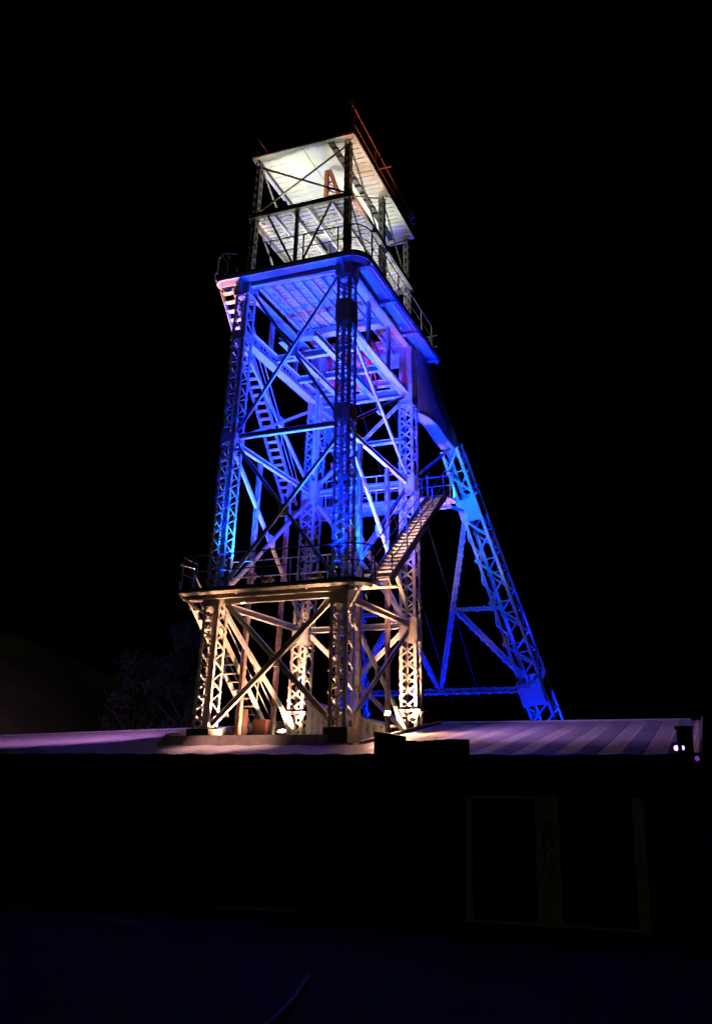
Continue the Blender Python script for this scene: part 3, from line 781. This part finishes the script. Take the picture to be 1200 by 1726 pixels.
# ---------------------------------------------------------------- lamps
def look(o, d): o.rotation_euler = V3(d).to_track_quat('-Z', 'Y').to_euler()
def flood(loc, target, glass, color, power, size, blend, label, group='floodlights on the tower', scale=.22, T=W, name='floodlight', soft=.12, two=False, light=True):
    p = T(loc); t = T(target); root = thing(name, p, label, 'floodlight', group)
    d = (t-p).normalized(); x = d.cross(V3((0,0,1))); x = x.normalized() if x.length > .05 else V3((1,0,0)); y = x.cross(d)
    def fb(cs):    # frame d/x/y box
        mb = MB(lambda q: V3(q)); (x0,x1),(y0,y1),(d0,d1) = cs
        return mb.hexa([p+x*a+y*b+d*c for a, b, c in ((x0,y0,d0),(x1,y0,d0),(x1,y1,d0),(x0,y1,d0),(x0,y0,d1),(x1,y0,d1),(x1,y1,d1),(x0,y1,d1))])
    s = scale
    mb = MB(lambda q: V3(q))
    c0 = [(-.6,-.35,-.75),(.6,-.35,-.75),(.6,.35,-.75),(-.6,.35,-.75)]; c1 = [(-1,-.7,-.12),(1,-.7,-.12),(1,.7,-.12),(-1,.7,-.12)]
    mb.hexa([p+x*a*s+y*b*s+d*c*s for a, b, c in c0+c1]); mb.build('housing', DARKM, root)
    mb = MB(lambda q: V3(q))
    for a, b in (((-1,-.7),(1,-.7)),((1,-.7),(1,.7)),((1,.7),(-1,.7)),((-1,.7),(-1,-.7))): mb.bar(p+x*a[0]*s+y*a[1]*s-d*.04*s, p+x*b[0]*s+y*b[1]*s-d*.04*s, .14*s, .16*s, tuple(d))
    mb.build('rim', DARKM, root)
    if name == 'round_floodlight':
        c = MB(lambda q: V3(q)); c.tube(p-d*.1*s, p+d*.02*s, .62*s, 20); c.build('glass', glass, root)
    elif two:
        for o_ in (-.5, .5): c = MB(lambda q: V3(q)); c.tube(p+x*o_*s-d*.1*s, p+x*o_*s+d*.02*s, .34*s, 16); c.build('glass', glass, root)
    else:
        fb(((-.9*s,.9*s),(-.6*s,.6*s),(-.115*s,-.06*s))).build('glass', glass, root)
    mb = MB(lambda q: V3(q)); b_ = p+V3((0,0,-1.15*s))
    for a in (-1, 1): mb.bar(p+x*a*1.1*s-d*.4*s, b_+x*a*1.1*s-d*.4*s, .05*s+.01, .12*s)
    mb.bar(b_-x*1.1*s-d*.4*s, b_+x*1.1*s-d*.4*s, .04*s+.01, .12*s); mb.build('bracket', DARKM, root)
    if light:
        ld = bpy.data.lights.new('light', 'SPOT'); ld.energy = power; ld.color = color; ld.spot_size = R(size); ld.spot_blend = blend; ld.shadow_soft_size = soft
        lo = bpy.data.objects.new('light', ld); S.collection.objects.link(lo); lo.parent = root; lo.location = d*.06; look(lo, d)
    return root
WARM = (1, .46, .24); PINK = (1, .34, .26); BLUE = (.001, .015, 1); CYAN = (.002, .14, 1); WHT = (.95, 1, .84)
ga, gb, gc, gw = 'amber floodlights at the tower foot', 'blue floodlights on the lower walkway', 'blue floodlights on the middle landing', 'white floodlights in the cabin'
flood((1.85,.9,3.98),(2.2,-.9,7.8), G_WARM, WARM, 650, 125, .6, 'glaring amber floodlight just behind the metal kerb, facing the viewer', ga, .17, name='round_floodlight')
flood((3.92,3.85,3.72),(4,5.5,5.6), G_WARM, WARM, 4800, 56, .6, 'amber floodlight hidden at the foot of the rear right leg', ga, .13)
flood((.30,3.75,3.72),(.05,5.5,5.7), G_WARM, WARM, 5000, 56, .6, 'amber floodlight hidden at the foot of the rear left leg', ga, .13)
flood((.9,1.0,3.55),(0,0,5.0), G_WARM, WARM, 4200, 76, .6, 'amber floodlight hidden at the foot of the front left leg', ga, .13)
flood((3.2,.9,3.55),(4.0,0,5.0), G_WARM, WARM, 4200, 76, .6, 'amber floodlight hidden at the foot of the front right leg', ga, .13)
flood((2.0,2.6,3.6),(2,3.0,18), G_WARM, PINK, 700, 50, .8, 'amber floodlight in the middle of the tower foot pointing straight up', ga, .16)
flood((-1.2,.62,7.95),(-1.1,.1,17.6), G_WARM, WARM, 14000, 15, .6, 'small amber spotlight at the left end of the lower walkway pointing up', ga, .10)
flood((.33,.45,4.45),(-11,14,6.5), G_COOL, (.3,.4,1), 3000, 34, .5, 'small cool white lamp on the front left leg, facing the trees', None, .08)
flood((4.02,.75,4.5),(4.1,.8,9), G_COOL, (.5,.75,1), 60, 60, .5, 'small cool white lamp beside the front right leg', None, .08)
flood((.75,.55,8.55),(.0,.25,12), G_BLUE, CYAN, 3200, 95, .7, 'blue floodlight behind the walkway rail at the front left leg', gb, .2)
flood((3.4,.75,8.55),(4.2,.35,12), G_BLUE, CYAN, 3200, 95, .7, 'blue floodlight behind the walkway rail at the front right leg', gb, .2)
flood((1.3,.5,8.4),(1.6,4.0,16), G_BLUE, BLUE, 28000, 80, .8, 'blue floodlight on the left half of the lower walkway pointing up', gb, .2)
flood((2.9,.5,8.4),(2.9,4.0,16), G_BLUE, BLUE, 28000, 80, .8, 'blue floodlight on the right half of the lower walkway pointing up', gb, .2)
flood((4.4,.95,8.45),(4.5,6.0,15), G_BLUE, BLUE, 15000, 80, .8, 'blue floodlight at the foot of the right hand stair', gb, .18)
flood((5.25,6.4,12.6),(5.6,9.8,13.4), G_BLUE, CYAN, 2200, 100, .7, 'blue floodlight at the right end of the middle landing', gc, .18)
flood((2.0,6.2,12.7),(2.0,3.5,18.3), G_BLUE, BLUE, 5000, 120, .7, 'blue floodlight at the centre of the middle landing pointing up', gc, .18)
flood((5.6,16.6,1.0),(5.5,14.0,9.5), G_BLUE, BLUE, 12000, 100, .7, 'blue floodlight on the ground below the right backstay', gc, .2)
flood((-1.6,16.6,1.0),(-1.5,14.0,9.5), G_BLUE, BLUE, 12000, 100, .7, 'blue floodlight on the ground below the left backstay', gc, .2)
flood((1.0,1.5,18.75),(1.6,2.6,21.2), G_WHITE, WHT, 360, 150, .5, 'white floodlight on the upper deck planks at the left', gw, .16)
flood((3.2,3.6,18.75),(2.8,3.2,21.2), G_WHITE, WHT, 380, 150, .5, 'white floodlight on the upper deck planks at the right', gw, .16)
flood((2.0,4.6,21.5),(2.2,2.2,23.4), G_WHITE, WHT, 360, 150, .5, 'white floodlight at the rear of the cabin floor', gw, .16)
flood((1.15,.15,21.45),(2.0,2.5,23.4), G_WHITE, WHT, 215, 150, .5, 'white floodlight at the front edge of the cabin floor', gw, .2)
gv = 'violet floodlights on the corner pier'
flood((12.22,-2.95,3.42),(10.0,-6.5,3.2), G_VIO, (.55,.25,1), 5, 120, .8, 'bright violet twin lamp on the end pier of the shed', None, .14, G, two=True)
flood((12.47,-2.95,3.22),(10.5,-6.5,3.0), G_VIO2, (.3,.1,1), 1, 120, .8, 'dim violet lamp hanging below the bright twin lamp', None, .14, G, two=True)
for sd_, nm in ((1, 'right'), (-1, 'left')):
    c_ = stay(4.75, sd_); flood(tuple(c_), tuple(stay(13, sd_)), G_BLUE, BLUE, 9000, 24, .5, f'blue spotlight inside the lattice near the foot of the {nm} backstay', None, .12)
flood((5.05,2.6,4.35),(5.0,3.4,10), G_WARM, WARM, 4000, 52, .7, 'amber floodlight on the roof sheets below the right hand stair', ga, .10)
flood((1.3,2.6,3.55),(-.75,2.0,6.0), G_WARM, WARM, 1900, 84, .7, 'added amber fill light beside the lowest stair', ga, .10)  # unseen lamp added to brighten the lowest stair
flood((1.1,-.36,7.50),(1.3,-.95,3.6), G_WARM, (1,.50,.42), 1700, 47, .8, 'tiny amber lamp hung under the front edge beam of the lower walkway', None, .05)
flood((2.2,3.3,16.95),(2.7,4.4,17.4), G_RED, (1,.02,.06), 90, 140, .7, 'small red lamp among the sheave wheels under the upper deck', None, .07)
flood((4.1,-.52,8.25),(3.2,-.36,18.5), G_BLUE, BLUE, 5500, 40, .7, 'blue floodlight at the outer walkway edge, right, pointing up at the deck rim', gb, .10)
flood((.5,-.52,8.25),(1.0,-.36,18.5), G_BLUE, BLUE, 5500, 40, .7, 'blue floodlight at the outer walkway edge, left, pointing up at the deck rim', gb, .10)
gr_ = 'added violet wash lights under the lower walkway'  # unseen lamps added to wash the shed roof violet
flood((4.75,.1,7.62),(10.5,3.6,4.0), G_VIO2, (.50,.27,.95), 1900, 80, .9, 'added violet roof-wash light under the right end of the lower walkway', gr_, .14)
flood((-.95,.2,7.62),(-10,3.6,4.0), G_VIO2, (.66,.26,.75), 4600, 80, .9, 'added violet roof-wash light under the left end of the lower walkway', gr_, .14)
flood((4.45,2.2,4.5),(5.9,1.2,4.0), G_WARM, WARM, 1500, 130, .8, 'added amber fill light between the right hand legs washing the roof sheets', ga, .10)  # extra lamp added to warm the roof, in place of leg lamp spill
flood((4.95,.2,19.75),(4.25,1.2,25.2), G_WARM, (1,.45,.2), 420, 60, .6, 'added amber fill light on the upper deck rail, right corner', None, .09)  # added lamp, brightens the right roof railing and mast
flood((-.95,.0,19.75),(-.1,.6,25.0), G_WARM, (1,.45,.2), 200, 40, .6, 'added amber fill light on the upper deck rail, left corner', None, .09)  # added lamp, brightens the left roof railing

# ---------------------------------------------------------------- trees behind
def tree(x, y, hgt, wid, label, seed):
    rnd = random.Random(seed); root = thing('tree', V3((x, y, 0)), label, 'tree', 'trees left of the tower')
    t = MB(lambda q: V3(q)); t.tube((x,y,0),(x+.1,y,hgt*.55),.22,8,.10); limbs = []
    for i in range(9):
        a = rnd.uniform(0, 6.28); z = hgt*rnd.uniform(.25,.55); e_ = V3((x+math.cos(a)*wid*.6, y+math.sin(a)*wid*.6, z+hgt*rnd.uniform(.15,.35))); t.tube((x,y,z), e_, .07, 5, .02); limbs.append(e_)
    t.build('trunk', BARK, root)
    c = MB(lambda q: V3(q)); cl = []
    for i in range(34):
        a = rnd.uniform(0, 6.28); f = rnd.random(); z = hgt*(.22+.74*f); rr = wid*(1-f*.75)*rnd.uniform(.35,1.0)
        cl.append((V3((x+math.cos(a)*rr, y+math.sin(a)*rr, z)), rnd.uniform(.35,.8)))
    for ctr, r_ in cl:
        for i in range(130):
            d_ = V3((rnd.gauss(0,1), rnd.gauss(0,1), rnd.gauss(0,.8))); d_ = d_.normalized()*r_*rnd.random()**.4; p = ctr+d_
            a = V3((rnd.gauss(0,1), rnd.gauss(0,1), rnd.gauss(0,1))).normalized()*.11; b = a.orthogonal().normalized()*.05; k = len(c.v)
            c.v += [p-a, p+b, p+a, p-b]; c.f.append((k, k+1, k+2, k+3))
    c.build('crown', LEAF, root)
tree(-12.9, 40, 10.2, 2.9, 'dark leafy tree nearest the front left leg, faintly blue', 3)
tree(-16.6, 43, 8.6, 2.8, 'smaller dark tree between the hillside and its taller neighbour', 5)
